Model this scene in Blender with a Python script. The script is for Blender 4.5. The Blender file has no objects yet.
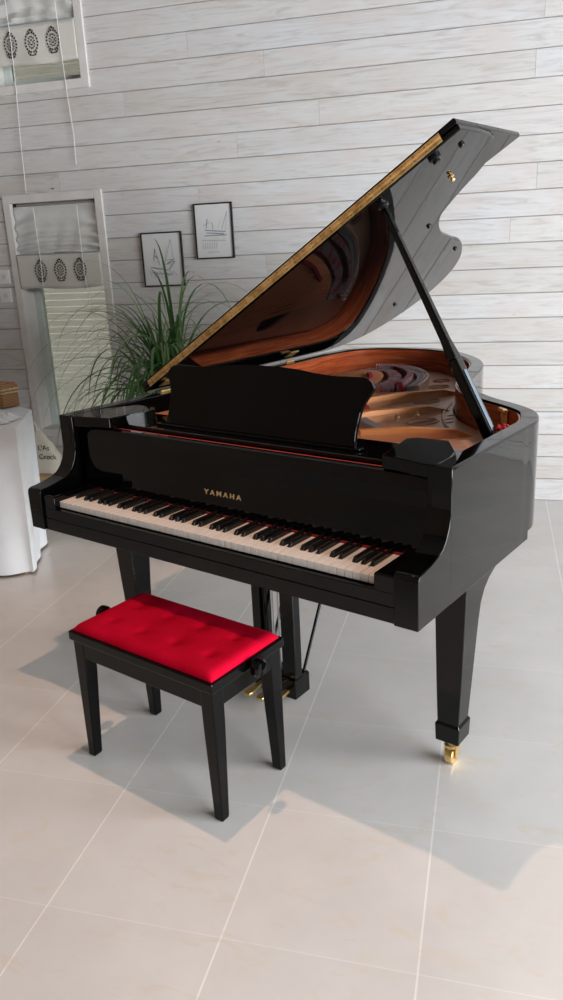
import bpy, bmesh, math, random
from mathutils import Vector, Matrix
random.seed(7)
PI = math.pi
C = bpy.context.scene.collection
SC = bpy.context.scene

# ------------------------------------------------------------------ camera, light, exposure
cam_d = bpy.data.cameras.new('camera'); cam = bpy.data.objects.new('camera', cam_d); C.objects.link(cam)
R_ = Vector((0.96692, 0.25106, -0.04546)); U_ = Vector((-0.0354, 0.3088, 0.9505)); F_ = Vector((-0.2527, 0.9174, -0.3075))
F_.normalize(); R_ = (R_ - F_*R_.dot(F_)).normalized(); U_ = R_.cross(F_).normalized()
cam.matrix_world = Matrix(((R_.x, U_.x, -F_.x, 0), (R_.y, U_.y, -F_.y, 0), (R_.z, U_.z, -F_.z, 1.50644), (0, 0, 0, 1)))
cam_d.sensor_fit = 'VERTICAL'; cam_d.sensor_height = 24; cam_d.lens = 785.14/1000*24
cam_d.clip_start = 0.05; cam_d.clip_end = 200
SC.camera = cam
SC.view_settings.view_transform = 'Standard'; SC.view_settings.look = 'None'
SC.view_settings.gamma = 1; SC.view_settings.use_curve_mapping = False
SC.view_settings.exposure = 0.17

w = bpy.data.worlds.new('world'); SC.world = w; w.use_nodes = True
w.node_tree.nodes['Background'].inputs[0].default_value = (.96, .92, 1, 1)
w.node_tree.nodes['Background'].inputs[1].default_value = 1.35

PX, PY, PHI = -1.38743, 2.23051, math.radians(-22.29752)
def pw(x, y, z=0):      # piano frame -> world
    return Vector((PX + x*math.cos(PHI) - y*math.sin(PHI), PY + x*math.sin(PHI) + y*math.cos(PHI), z))
WALL = 4.671
XR, XL, YB, CEIL = 4.4, -4.4, -4.5, 5.2

def area(name, loc, rot, sx, sy, power, col):
    d = bpy.data.lights.new(name, 'AREA'); d.shape = 'RECTANGLE'; d.size = sx; d.size_y = sy; d.energy = power; d.color = col
    o = bpy.data.objects.new(name, d); C.objects.link(o); o.location = loc; o.rotation_euler = rot; return o
# daylight through the tall glazing of the right-hand wall
area('daylight_right', (XR+.12, -.1, 1.45), (0, PI/2, 0), 2.4, 5.6, 660, (.925, .965, 1))
# the hanging lamp over the keyboard
LP = pw(.565, .03, 3.16)
ld = bpy.data.lights.new('lamp_light', 'SPOT'); ld.energy = 98; ld.color = (1, .62, .44); ld.shadow_soft_size = .03; ld.spot_size = math.radians(84); ld.spot_blend = .75
lo = bpy.data.objects.new('lamp_light', ld); C.objects.link(lo); lo.location = LP

# ------------------------------------------------------------------ materials
def mat(name, col, rough=.5, metal=0, coat=0, spec=None, sheen=0, ior=None, alpha=None, trans=0):
    m = bpy.data.materials.new(name); m.use_nodes = True; b = m.node_tree.nodes['Principled BSDF']
    b.inputs['Base Color'].default_value = (*col, 1); b.inputs['Roughness'].default_value = rough
    b.inputs['Metallic'].default_value = metal; b.inputs['Coat Weight'].default_value = coat
    b.inputs['Coat Roughness'].default_value = .03
    if spec is not None: b.inputs['Specular IOR Level'].default_value = spec
    if sheen: b.inputs['Sheen Weight'].default_value = sheen
    if ior: b.inputs['IOR'].default_value = ior
    if trans: b.inputs['Transmission Weight'].default_value = trans
    if alpha is not None: b.inputs['Alpha'].default_value = alpha
    return m
def nodes(m): return m.node_tree.nodes, m.node_tree.links, m.node_tree.nodes['Principled BSDF']
def ramp(N, stops):
    r = N.new('ShaderNodeValToRGB'); e = r.color_ramp.elements
    e[0].position, e[0].color = stops[0][0], (*stops[0][1], 1); e[1].position, e[1].color = stops[-1][0], (*stops[-1][1], 1)
    for p, c in stops[1:-1]:
        x = e.new(p); x.color = (*c, 1)
    return r
def mapping(N, L, scale, coord='Object', loc=(0, 0, 0)):
    if coord == 'World':
        g = N.new('ShaderNodeNewGeometry'); src = g.outputs['Position']
    else:
        t = N.new('ShaderNodeTexCoord'); src = t.outputs[coord]
    mp = N.new('ShaderNodeMapping'); mp.inputs['Scale'].default_value = scale; mp.inputs['Location'].default_value = loc
    L.new(src, mp.inputs[0]); return mp.outputs[0]
def noise(N, L, vec, scale, detail=4, rough=.5, dist=0):
    n = N.new('ShaderNodeTexNoise'); n.inputs['Scale'].default_value = scale; n.inputs['Detail'].default_value = detail
    n.inputs['Roughness'].default_value = rough; n.inputs['Distortion'].default_value = dist
    L.new(vec, n.inputs['Vector']); return n.outputs['Fac']
def mix(N, L, fac, a, b, mode='MIX'):
    m = N.new('ShaderNodeMix'); m.data_type = 'RGBA'; m.blend_type = mode
    for sock, v in ((m.inputs[0], fac), (m.inputs[6], a), (m.inputs[7], b)):
        if isinstance(v, (int, float)): sock.default_value = v
        elif isinstance(v, tuple): sock.default_value = (*v, 1)
        else: L.new(v, sock)
    return m.outputs[2]
def bump(N, L, b, h, strength=.3, dist=.01):
    bp = N.new('ShaderNodeBump'); bp.inputs['Strength'].default_value = strength; bp.inputs['Distance'].default_value = dist
    L.new(h, bp.inputs['Height']); L.new(bp.outputs[0], b.inputs['Normal'])

M = {}
M['black'] = mat('black_lacquer', (.0015, .0015, .0016), .03, spec=.31)
N, L, b = nodes(M['black'])
nz = noise(N, L, mapping(N, L, (1, 1, 1)), 5, 3); bump(N, L, b, nz, .02, .01)
M['satin'] = mat('black_satin', (.002, .002, .0022), .14, spec=.22)
M['desk'] = mat('black_desk', (.002, .002, .002), .07, spec=.15)
M['felt_red'] = mat('red_felt', (.33, .008, .014), .9)
M['felt_bright'] = mat('bright_red_felt', (.38, .04, .03), .8)
M['ivory'] = mat('white_key', (.86, .80, .74), .18)
M['ebony'] = mat('black_key', (.008, .008, .008), .22)
M['brass'] = mat('brass', (.80, .55, .22), .3, metal=.85)
N, L, b = nodes(M['brass']); v = mapping(N, L, (1, 1, 1)); n_ = noise(N, L, v, 40, 3)
r_ = ramp(N, [(.35, (.62, .40, .14)), (.65, (.86, .62, .28))]); L.new(n_, r_.inputs[0]); L.new(r_.outputs[0], b.inputs['Base Color'])
M['hinge'] = mat('hinge_brass', (.72, .48, .2), .45, metal=.7)
N, L, b = nodes(M['hinge']); v = mapping(N, L, (1, 1, 1)); n_ = noise(N, L, v, 30, 4, .7)
r_ = ramp(N, [(.35, (.42, .24, .07)), (.6, (.78, .53, .22))]); L.new(n_, r_.inputs[0]); L.new(r_.outputs[0], b.inputs['Base Color'])
M['goldpaint'] = mat('gold_lettering', (.75, .55, .28), .4, metal=.6)
# mahogany veneer inside the rim
M['veneer'] = mat('red_brown_veneer', (.4, .1, .03), .16)
N, L, b = nodes(M['veneer']); v = mapping(N, L, (1.6, 1.6, 26)); n_ = noise(N, L, v, 3, 5, .6, .6)
r_ = ramp(N, [(.3, (.22, .038, .012)), (.5, (.36, .074, .024)), (.72, (.52, .14, .048))]); L.new(n_, r_.inputs[0]); L.new(r_.outputs[0], b.inputs['Base Color'])
# plate
M['plate'] = mat('bronze_gold_plate', (.62, .30, .13), .36, metal=.1, spec=.25)
M['plate_dark'] = mat('brown_bronze', (.34, .13, .045), .3, metal=.4)
N, L, b = nodes(M['plate']); v = mapping(N, L, (1, 1, 1)); n_ = noise(N, L, v, 240, 2)
bump(N, L, b, n_, .08, .002)
n2 = noise(N, L, v, 3, 2); r_ = ramp(N, [(.3, (.50, .26, .17)), (.7, (.60, .34, .22))]); L.new(n2, r_.inputs[0]); L.new(r_.outputs[0], b.inputs['Base Color'])
M['strut'] = mat('orange_bronze_strut', (.50, .19, .055), .42, metal=.15, spec=.3)
N, L, b = nodes(M['strut']); bump(N, L, b, noise(N, L, mapping(N, L, (1, 1, 1)), 200, 2), .08, .002)
M['soundboard'] = mat('spruce_soundboard', (.50, .22, .09), .35)
N, L, b = nodes(M['soundboard']); v = mapping(N, L, (30, 1, 1)); n_ = noise(N, L, v, 4, 4)
r_ = ramp(N, [(.3, (.14, .045, .015)), (.7, (.24, .09, .03))]); L.new(n_, r_.inputs[0]); L.new(r_.outputs[0], b.inputs['Base Color'])
M['copper'] = mat('copper_string', (.80, .30, .14), .4, metal=.8)
M['steel'] = mat('steel_string', (.62, .60, .60), .35, metal=.9)
M['wire'] = mat('bronze_tinted_wire', (.34, .20, .14), .4, metal=.5)
M['weave'] = mat('red_and_grey_felt_weave', (.3, .02, .03), .9)
N, L, b = nodes(M['weave']); n_ = noise(N, L, mapping(N, L, (1, 1, 1)), 26, 3, .6)
r_ = ramp(N, [(.40, (.30, .012, .02)), (.56, (.22, .18, .19))]); L.new(n_, r_.inputs[0]); L.new(r_.outputs[0], b.inputs['Base Color'])
M['grey_felt'] = mat('grey_felt', (.27, .25, .27), .8)
M['pale_ring'] = mat('pale_plate_edge', (.55, .36, .32), .5)
M['chrome'] = mat('blue_black_chrome', (.26, .34, .42), .18, metal=.9)
# velvet
M['velvet'] = mat('red_velvet', (.42, .002, .010), .8, sheen=.0)
N, L, b = nodes(M['velvet']); b.inputs['Sheen Tint'].default_value = (1, .25, .3, 1); b.inputs['Specular IOR Level'].default_value = .05
v = mapping(N, L, (1, 1, 1)); n_ = noise(N, L, v, 9, 4); r_ = ramp(N, [(.35, (.44, .001, .016)), (.65, (.56, .002, .028))]); L.new(n_, r_.inputs[0]); L.new(r_.outputs[0], b.inputs['Base Color'])
n2 = noise(N, L, v, 700, 2); bump(N, L, b, n2, .15, .001)
# floor tiles
M['floor'] = mat('cream_marble_tile', (.66, .64, .62), .2)
N, L, b = nodes(M['floor'])
v = mapping(N, L, (1, 1, 1), 'World', (1.0038, -1.31084, 0))
sp = N.new('ShaderNodeSeparateXYZ'); L.new(v, sp.inputs[0])
def mnode(op, a, b_=None):
    m = N.new('ShaderNodeMath'); m.operation = op
    for k, x in enumerate((a, b_)):
        if x is None: continue
        if isinstance(x, (int, float)): m.inputs[k].default_value = x
        else: L.new(x, m.inputs[k])
    return m.outputs[0]
def gline(axis, size, wd):
    f = mnode('PINGPONG', mnode('ADD', sp.outputs[axis], 40*size), size/2)
    return mnode('LESS_THAN', f, wd/2)
gx = gline(0, .44809, .0046); gy = gline(1, .44861, .0036)
cellx = mnode('FLOOR', mnode('DIVIDE', sp.outputs[0], .44809)); celly = mnode('FLOOR', mnode('DIVIDE', sp.outputs[1], .44861))
cc = N.new('ShaderNodeCombineXYZ'); L.new(cellx, cc.inputs[0]); L.new(celly, cc.inputs[1])
wn = N.new('ShaderNodeTexWhiteNoise'); L.new(cc.outputs[0], wn.inputs[0])
tile = mix(N, L, wn.outputs['Value'], (.665, .65, .63), (.70, .685, .665))
grout = mnode('MAXIMUM', mnode('MULTIPLY', gx, .62), mnode('MULTIPLY', gy, .24))
base_ = mix(N, L, grout, tile, (.95, .93, .90))
v2 = mapping(N, L, (1, 1, 1), 'World')
cl = noise(N, L, v2, 2.2, 5, .6); r1 = ramp(N, [(.35, (.93, .92, .91)), (.65, (1.04, 1.03, 1.02))]); L.new(cl, r1.inputs[0])
c1 = mix(N, L, 1.0, base_, r1.outputs[0], 'MULTIPLY')
v3 = mapping(N, L, (1, 2.2, 1), 'World'); vn = noise(N, L, v3, 7, 6, .62, 1.3)
r2 = ramp(N, [(.555, (0, 0, 0)), (.66, (1, 1, 1))]); L.new(vn, r2.inputs[0])
mm = N.new('ShaderNodeMath'); mm.operation = 'MULTIPLY'; mm.inputs[1].default_value = .38; L.new(r2.outputs[0], mm.inputs[0])
c2 = mix(N, L, mm.outputs[0], c1, (.66, .56, .44))
L.new(c2, b.inputs['Base Color'])
rr = ramp(N, [(.3, (.17,)*3), (.7, (.27,)*3)]); L.new(cl, rr.inputs[0]); L.new(rr.outputs[0], b.inputs['Roughness'])
bump(N, L, b, grout, -.2, .001)
# white-washed planks
M['plank'] = mat('whitewashed_plank', (.7, .68, .66), .55)
N, L, b = nodes(M['plank'])
g = N.new('ShaderNodeNewGeometry'); cb = N.new('ShaderNodeCombineXYZ')
for i, k in enumerate((17.3, 5.1, 9.7)):
    q = N.new('ShaderNodeMath'); q.operation = 'MULTIPLY'; q.inputs[1].default_value = k; L.new(g.outputs['Random Per Island'], q.inputs[0]); L.new(q.outputs[0], cb.inputs[i])
va = N.new('ShaderNodeVectorMath'); va.operation = 'ADD'; L.new(g.outputs['Position'], va.inputs[0]); L.new(cb.outputs[0], va.inputs[1])
mp = N.new('ShaderNodeMapping'); mp.inputs['Scale'].default_value = (1.3, 1, 14); L.new(va.outputs[0], mp.inputs[0])
gr = noise(N, L, mp.outputs[0], 2.4, 6, .62, 1.6)
mp2 = N.new('ShaderNodeMapping'); mp2.inputs['Scale'].default_value = (2.2, 1, 5); L.new(va.outputs[0], mp2.inputs[0])
bl = noise(N, L, mp2.outputs[0], 1.4, 3, .5)
rg = ramp(N, [(.33, (.53, .50, .475)), (.47, (.64, .63, .615)), (.62, (.68, .678, .672))]); L.new(gr, rg.inputs[0])
rb = ramp(N, [(.42, (0, 0, 0)), (.66, (1, 1, 1))]); L.new(bl, rb.inputs[0])
q = N.new('ShaderNodeMath'); q.operation = 'MULTIPLY'; q.inputs[1].default_value = .5; L.new(rb.outputs[0], q.inputs[0])
c1 = mix(N, L, q.outputs[0], rg.outputs[0], (.63, .555, .51))
ri = ramp(N, [(0, (.90, .895, .88)), (.5, (1, 1, 1)), (1, (.97, .985, 1.02))]); L.new(g.outputs['Random Per Island'], ri.inputs[0])
c2 = mix(N, L, 1, c1, ri.outputs[0], 'MULTIPLY')
mp3 = N.new('ShaderNodeMapping'); mp3.inputs['Scale'].default_value = (1, 1, 1.6); L.new(va.outputs[0], mp3.inputs[0])
vo = N.new('ShaderNodeTexVoronoi'); vo.inputs['Scale'].default_value = 3.2; L.new(mp3.outputs[0], vo.inputs['Vector'])
rk = ramp(N, [(.015, (1, 1, 1)), (.05, (0, 0, 0))]); L.new(vo.outputs['Distance'], rk.inputs[0])
q = N.new('ShaderNodeMath'); q.operation = 'MULTIPLY'; q.inputs[1].default_value = .5; L.new(rk.outputs[0], q.inputs[0])
c3 = mix(N, L, q.outputs[0], c2, (.45, .34, .27))
L.new(c3, b.inputs['Base Color']); bump(N, L, b, gr, .12, .004)
M['backing'] = mat('plank_gap', (.30, .27, .24), .9)
M['trim'] = mat('white_trim', (.72, .69, .665), .45)
N, L, b = nodes(M['trim']); v = mapping(N, L, (3, 3, 3), 'World'); n_ = noise(N, L, v, 3, 5)
r_ = ramp(N, [(.3, (.66, .63, .60)), (.7, (.76, .73, .71))]); L.new(n_, r_.inputs[0]); L.new(r_.outputs[0], b.inputs['Base Color'])
M['sash'] = mat('pale_green_sash', (.62, .69, .64), .4)
M['shutter'] = mat('grey_green_shutter', (.43, .47, .40), .6)
N, L, b = nodes(M['shutter']); v = mapping(N, L, (2, 2, 2), 'World'); n_ = noise(N, L, v, 3, 3)
r_ = ramp(N, [(.3, (.80, .80, .73)), (.7, (.85, .85, .79))]); L.new(n_, r_.inputs[0]); L.new(r_.outputs[0], b.inputs['Base Color'])
N, L, b = nodes(M['shutter']); tl = N.new('ShaderNodeBsdfTranslucent'); L.new(r_.outputs[0], tl.inputs[0]); mx = N.new('ShaderNodeMixShader'); mx.inputs[0].default_value = .5
L.new(b.outputs[0], mx.inputs[1]); L.new(tl.outputs[0], mx.inputs[2]); L.new(mx.outputs[0], [n for n in N if n.type == 'OUTPUT_MATERIAL'][0].inputs[0])
M['glass'] = bpy.data.materials.new('window_glass'); M['glass'].use_nodes = True
N = M['glass'].node_tree.nodes; L = M['glass'].node_tree.links; N.clear()
go = N.new('ShaderNodeOutputMaterial'); tr = N.new('ShaderNodeBsdfTransparent'); tr.inputs[0].default_value = (.95, .96, .94, 1)
gl = N.new('ShaderNodeBsdfGlossy'); gl.inputs['Roughness'].default_value = .02; fr = N.new('ShaderNodeFresnel'); fr.inputs[0].default_value = 1.45
mx = N.new('ShaderNodeMixShader'); L.new(fr.outputs[0], mx.inputs[0]); L.new(tr.outputs[0], mx.inputs[1]); L.new(gl.outputs[0], mx.inputs[2]); L.new(mx.outputs[0], go.inputs[0])
M['wallpaint'] = mat('brown_wall', (.035, .029, .025), .8)
M['wallside'] = mat('side_wall', (.62, .59, .55), .8)
M['wallbrown'] = mat('brown_side_wall', (.20, .15, .115), .8)
M['ceiling'] = mat('ceiling_paint', (.16, .15, .14), .9)
for k, s in (('wallpaint', .01), ('wallside', .03), ('wallbrown', .02), ('ceiling', .03)):
    N, L, b = nodes(M[k]); c = b.inputs['Base Color'].default_value[:3]; n_ = noise(N, L, mapping(N, L, (1, 1, 1), 'World'), 2, 3)
    r_ = ramp(N, [(.3, tuple(x-s for x in c)), (.7, tuple(x+s for x in c))]); L.new(n_, r_.inputs[0]); L.new(r_.outputs[0], b.inputs['Base Color'])
def fabric(name, col, var=.04, sc=400, bs=.2):
    m = mat(name, col, .9, sheen=.1); N, L, b = nodes(m); v = mapping(N, L, (1, 1, 1)); n_ = noise(N, L, v, 6, 4)
    r_ = ramp(N, [(.3, tuple(max(0, x-var) for x in col)), (.7, tuple(min(1, x+var) for x in col))]); L.new(n_, r_.inputs[0]); L.new(r_.outputs[0], b.inputs['Base Color'])
    n2 = noise(N, L, v, sc, 2); bump(N, L, b, n2, bs, .001); return m
M['cloth'] = fabric('white_cloth', (.88, .92, .95))
M['linen'] = fabric('linen', (.66, .63, .58), .03, 300, .3)
M['canvas'] = fabric('cream_canvas', (.66, .60, .50))
M['sheer'] = fabric('sheer_fabric', (.80, .80, .78), .03); M['sheer'].node_tree.nodes['Principled BSDF'].inputs['Alpha'].default_value = .62
M['embroidery'] = mat('black_embroidery', (.025, .025, .03), .9)
M['wicker'] = mat('wicker', (.40, .20, .09), .7)
N, L, b = nodes(M['wicker']); v = mapping(N, L, (1, 1, 1)); wv = N.new('ShaderNodeTexWave'); wv.bands_direction = 'Z'; wv.inputs['Scale'].default_value = 40; wv.inputs['Distortion'].default_value = 3; L.new(v, wv.inputs[0])
r_ = ramp(N, [(.1, (.26, .12, .05)), (.9, (.50, .27, .12))]); L.new(wv.outputs['Fac'], r_.inputs[0]); L.new(r_.outputs[0], b.inputs['Base Color']); bump(N, L, b, wv.outputs['Fac'], .5, .004)
M['wicker_light'] = mat('light_wicker', (.62, .45, .24), .7)
N, L, b = nodes(M['wicker_light']); v = mapping(N, L, (1, 1, 1)); n_ = noise(N, L, v, 60, 3); r_ = ramp(N, [(.3, (.48, .32, .15)), (.7, (.70, .53, .30))]); L.new(n_, r_.inputs[0]); L.new(r_.outputs[0], b.inputs['Base Color'])
M['pine'] = mat('pine', (.52, .33, .16), .5)
N, L, b = nodes(M['pine']); v = mapping(N, L, (1, 1, 14)); n_ = noise(N, L, v, 4, 4); r_ = ramp(N, [(.3, (.42, .25, .11)), (.7, (.60, .40, .21))]); L.new(n_, r_.inputs[0]); L.new(r_.outputs[0], b.inputs['Base Color'])
M['paper'] = mat('drawing_paper', (.70, .70, .70), .6)
M['pencil'] = mat('pencil_grey', (.30, .33, .38), .8)
M['pencil_pale'] = mat('pencil_pale', (.52, .53, .55), .8)
M['frame'] = mat('black_frame', (.012, .012, .012), .35)
M['plastic'] = mat('white_plastic', (.80, .79, .78), .35)
M['dark'] = mat('dark_plastic', (.006, .006, .007), .25, spec=.3)
M['bone'] = mat('brown_pin', (.12, .08, .06), .5)
M['terracotta'] = mat('terracotta', (.34, .14, .07), .8)
M['soil'] = mat('soil', (.04, .028, .02), 1)
M['bark'] = mat('bark', (.22, .16, .11), .9)
M['leaf'] = mat('palm_leaf', (.07, .18, .05), .45)
N, L, b = nodes(M['leaf']); g = N.new('ShaderNodeNewGeometry')
r_ = ramp(N, [(0, (.040, .125, .035)), (.6, (.10, .25, .07)), (1, (.26, .40, .16))]); L.new(g.outputs['Random Per Island'], r_.inputs[0]); L.new(r_.outputs[0], b.inputs['Base Color'])

# ------------------------------------------------------------------ helpers
def link(name, bm, m, parent=None, smooth=False, bevel=0, seg=2):
    me = bpy.data.meshes.new(name)
    bmesh.ops.recalc_face_normals(bm, faces=bm.faces)
    bm.to_mesh(me); bm.free()
    if isinstance(m, str): m = M[m]
    me.materials.append(m)
    o = bpy.data.objects.new(name, me); C.objects.link(o)
    if parent: o.parent = parent
    if smooth:
        for p in me.polygons: p.use_smooth = True
        try: me.set_sharp_from_angle(angle=math.radians(40))
        except Exception: pass
    if bevel:
        md = o.modifiers.new('bevel', 'BEVEL'); md.width = bevel; md.segments = seg; md.limit_method = 'ANGLE'; md.angle_limit = math.radians(35)
    return o
def new(): return bmesh.new()
def box(bm, x0, x1, y0, y1, z0, z1):
    vs = [bm.verts.new(p) for p in ((x0, y0, z0), (x1, y0, z0), (x1, y1, z0), (x0, y1, z0), (x0, y0, z1), (x1, y0, z1), (x1, y1, z1), (x0, y1, z1))]
    for f in ((0, 3, 2, 1), (4, 5, 6, 7), (0, 1, 5, 4), (1, 2, 6, 5), (2, 3, 7, 6), (3, 0, 4, 7)): bm.faces.new([vs[i] for i in f])
    return bm
def loft(bm, rings, cap=True, closed=True):
    R = [[bm.verts.new(p) for p in r] for r in rings]; n = len(R[0])
    for a, b_ in zip(R, R[1:]):
        for i in range(n if closed else n-1):
            j = (i+1) % n; bm.faces.new((a[i], a[j], b_[j], b_[i]))
    if cap:
        bm.faces.new(R[0][::-1]); bm.faces.new(R[-1])
    return bm
def prism(bm, pts, f):       # pts 2D closed, f(p, t) -> 3D with t 0/1
    return loft(bm, [[f(p, 0) for p in pts], [f(p, 1) for p in pts]])
def rect(x0, x1, y0, y1, z): return [(x0, y0, z), (x1, y0, z), (x1, y1, z), (x0, y1, z)]
def tube(bm, pts, r, n=8, cap=True):
    pts = [Vector(p) for p in pts]; rings = []; up = None
    for i, p in enumerate(pts):
        d = (pts[min(i+1, len(pts)-1)] - pts[max(i-1, 0)]).normalized()
        if up is None:
            up = Vector((0, 0, 1)) if abs(d.z) < .9 else Vector((1, 0, 0))
        s = d.cross(up).normalized(); up = s.cross(d).normalized()
        rr = r[i] if isinstance(r, (list, tuple)) else r
        rings.append([p + s*math.cos(2*PI*k/n)*rr + up*math.sin(2*PI*k/n)*rr for k in range(n)])
    return loft(bm, rings, cap)
def lathe(bm, prof, cx=0, cy=0, cz=0, n=20, axis='z'):
    rings = []
    for r, h in prof:
        r = max(r, 1e-4); ring = []
        for k in range(n):
            a = 2*PI*k/n; c, s = r*math.cos(a), r*math.sin(a)
            ring.append({'z': (cx+c, cy+s, cz+h), 'x': (cx+h, cy+c, cz+s), 'y': (cx+c, cy+h, cz+s)}[axis])
        rings.append(ring)
    return loft(bm, rings)
def cat(P, n=8, closed=False):
    out = []; P = [Vector(p) for p in P]; N_ = len(P)
    for i in range(N_ if closed else N_-1):
        p0 = P[(i-1) % N_] if closed or i > 0 else P[0]*2-P[1]
        p1 = P[i]; p2 = P[(i+1) % N_]; p3 = P[(i+2) % N_] if closed or i+2 < N_ else P[-1]*2-P[-2]
        for k in range(n):
            t = k/n
            out.append(.5*((2*p1)+(p2-p0)*t+(2*p0-5*p1+4*p2-p3)*t*t+(3*p1-p0-3*p2+p3)*t*t*t))
    if not closed: out.append(P[-1])
    return out
def thing(name, label, catg, loc=(0, 0, 0), rz=0, group=None):
    o = bpy.data.objects.new(name, None); C.objects.link(o); o.location = loc; o.rotation_euler = (0, 0, rz); o.empty_display_size = .1
    return tag(o, label, catg, group)
def tag(o, label, catg=None, group=None, kind=None):
    if label: o['label'] = label
    if catg: o['category'] = catg
    if group: o['group'] = group
    if kind: o['kind'] = kind
    return o
def struct(o, label=None):
    o['kind'] = 'structure'
    if label: o['label'] = label
    return o
def dupc(o, parent, loc=None, mtx=None):
    c = o.copy(); C.objects.link(c); c.parent = parent
    if loc: c.location = loc
    return c

# ------------------------------------------------------------------ room shell
bm = new(); box(bm, XL-.2, XR+.2, YB-.2, WALL+.2, -.12, 0); struct(link('floor', bm, 'floor'), 'cream marble tiled floor with pale grout lines')
bm = new(); box(bm, XL-.2, XR+.2, YB-.2, WALL+.2, CEIL, CEIL+.15); struct(link('ceiling', bm, 'ceiling'), 'high pale ceiling')
bm = new(); box(bm, XL-.15, XL, YB, WALL, 0, CEIL); struct(link('wall_left', bm, 'wallbrown'), 'side wall on the left')
# right wall with one large glazed opening
def wall_with_hole(name, horizontal, a0, a1, h0, h1, t0, t1, m, label, zmax=CEIL):
    bm = new()
    def bx(p0, p1, z0, z1):
        if p1-p0 < 1e-4 or z1-z0 < 1e-4: return
        if horizontal: box(bm, p0, p1, t0, t1, z0, z1)
        else: box(bm, t0, t1, p0, p1, z0, z1)
    A0, A1 = (XL, XR) if horizontal else (YB, WALL)
    bx(A0, a0, 0, zmax); bx(a1, A1, 0, zmax); bx(a0, a1, 0, h0); bx(a0, a1, h1, zmax)
    return struct(link(name, bm, m), label)
wall_with_hole('wall_right', False, -2.9, 2.7, .2, 2.7, XR, XR+.3, 'wallside', 'side wall on the right with tall glazing')
bm = new(); box(bm, XL-.15, XR+.3, YB-.2, YB, 0, CEIL); struct(link('wall_back', bm, 'wallpaint'), 'brown wall behind the viewer')
bm = new()
for y in (-2.9, -1.1, .9, 2.64): box(bm, XR+.16, XR+.22, y, y+.06, .2, 2.7)
box(bm, XR+.16, XR+.22, -2.9, 2.7, .2, .26); box(bm, XR+.16, XR+.22, -2.9, 2.7, 2.64, 2.7); struct(link('window_3', bm, 'trim'), 'tall glazing frame in the side wall')

# front wall: boards laid in courses around two windows
PLH = .1332
WIN = [(-2.985, -2.345, .365, 1.862), (-2.985, -2.345, 2.462, 4.2)]
holes = WIN
bm = new(); TY0 = WALL+.012; TY1 = WALL+.24
def bk(x0, x1, z0, z1): box(bm, x0, x1, TY0, TY1, z0, z1)
bk(XL, WIN[0][0], 0, CEIL); bk(WIN[0][1], XR, 0, CEIL); bk(WIN[0][0], WIN[0][1], 0, WIN[0][2]); bk(WIN[0][0], WIN[0][1], WIN[0][3], WIN[1][2]); bk(WIN[1][0], WIN[1][1], WIN[1][3], CEIL)
wf = struct(link('wall_front', bm, 'backing'), 'wall of horizontal whitewashed boards')
joints = {17: [-2.118], 18: [-1.268], 15: [-1.448], 16: [-.967], 13: [.196], 19: [.194], 14: [-2.60], 11: [.07]}
bm = new()
def board(x0, x1, z0, z1):
    if x1-x0 < .01: return
    e = .0035; zz0, zz1 = z0+.0013, z1-.0013; xx0, xx1 = x0+.0001, x1-.0001
    rs = [[(xx0, TY0, zz0), (xx1, TY0, zz0), (xx1, TY0, zz1), (xx0, TY0, zz1)],
          [(xx0, WALL+e, zz0), (xx1, WALL+e, zz0), (xx1, WALL+e, zz1), (xx0, WALL+e, zz1)],
          [(xx0+.0006, WALL, zz0+.0025), (xx1-.0006, WALL, zz0+.0025), (xx1-.0006, WALL, zz1-.0025), (xx0+.0006, WALL, zz1-.0025)]]
    loft(bm, rs)
n_course = int(CEIL/PLH)+1
for k in range(n_course):
    z0, z1 = k*PLH, min((k+1)*PLH, CEIL-.001)
    if z1-z0 < .02: continue
    js = list(joints.get(k, []))
    if js:
        a = js[0]; js += [a+2.1+random.uniform(0, .6), a+4.4, a-1.9, a-3.7]
    else:
        a = XL + random.uniform(.6, 4.5)
        while a < XR: js.append(a); a += random.uniform(3.6, 5.2)
    xs = sorted([XL]+[j for j in js if XL+.1 < j < XR-.1]+[XR])
    for x0, x1 in zip(xs, xs[1:]):
        # cut by the windows
        segs = [(x0, x1, z0, z1)]
        for hx0, hx1, hz0, hz1 in holes:
            ns = []
            for a0, a1, b0, b1 in segs:
                if a1 <= hx0 or a0 >= hx1 or b1 <= hz0 or b0 >= hz1: ns.append((a0, a1, b0, b1)); continue
                if a0 < hx0: ns.append((a0, hx0, b0, b1))
                if a1 > hx1: ns.append((hx1, a1, b0, b1))
                if b0 < hz0: ns.append((max(a0, hx0), min(a1, hx1), b0, hz0))
                if b1 > hz1: ns.append((max(a0, hx0), min(a1, hx1), hz1, b1))
            segs = ns
        for s in segs:
            if s[3]-s[2] > .012: board(*s)
brd = link('boards', bm, 'plank', wf); brd['label'] = 'whitewashed knotty boards'

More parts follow.
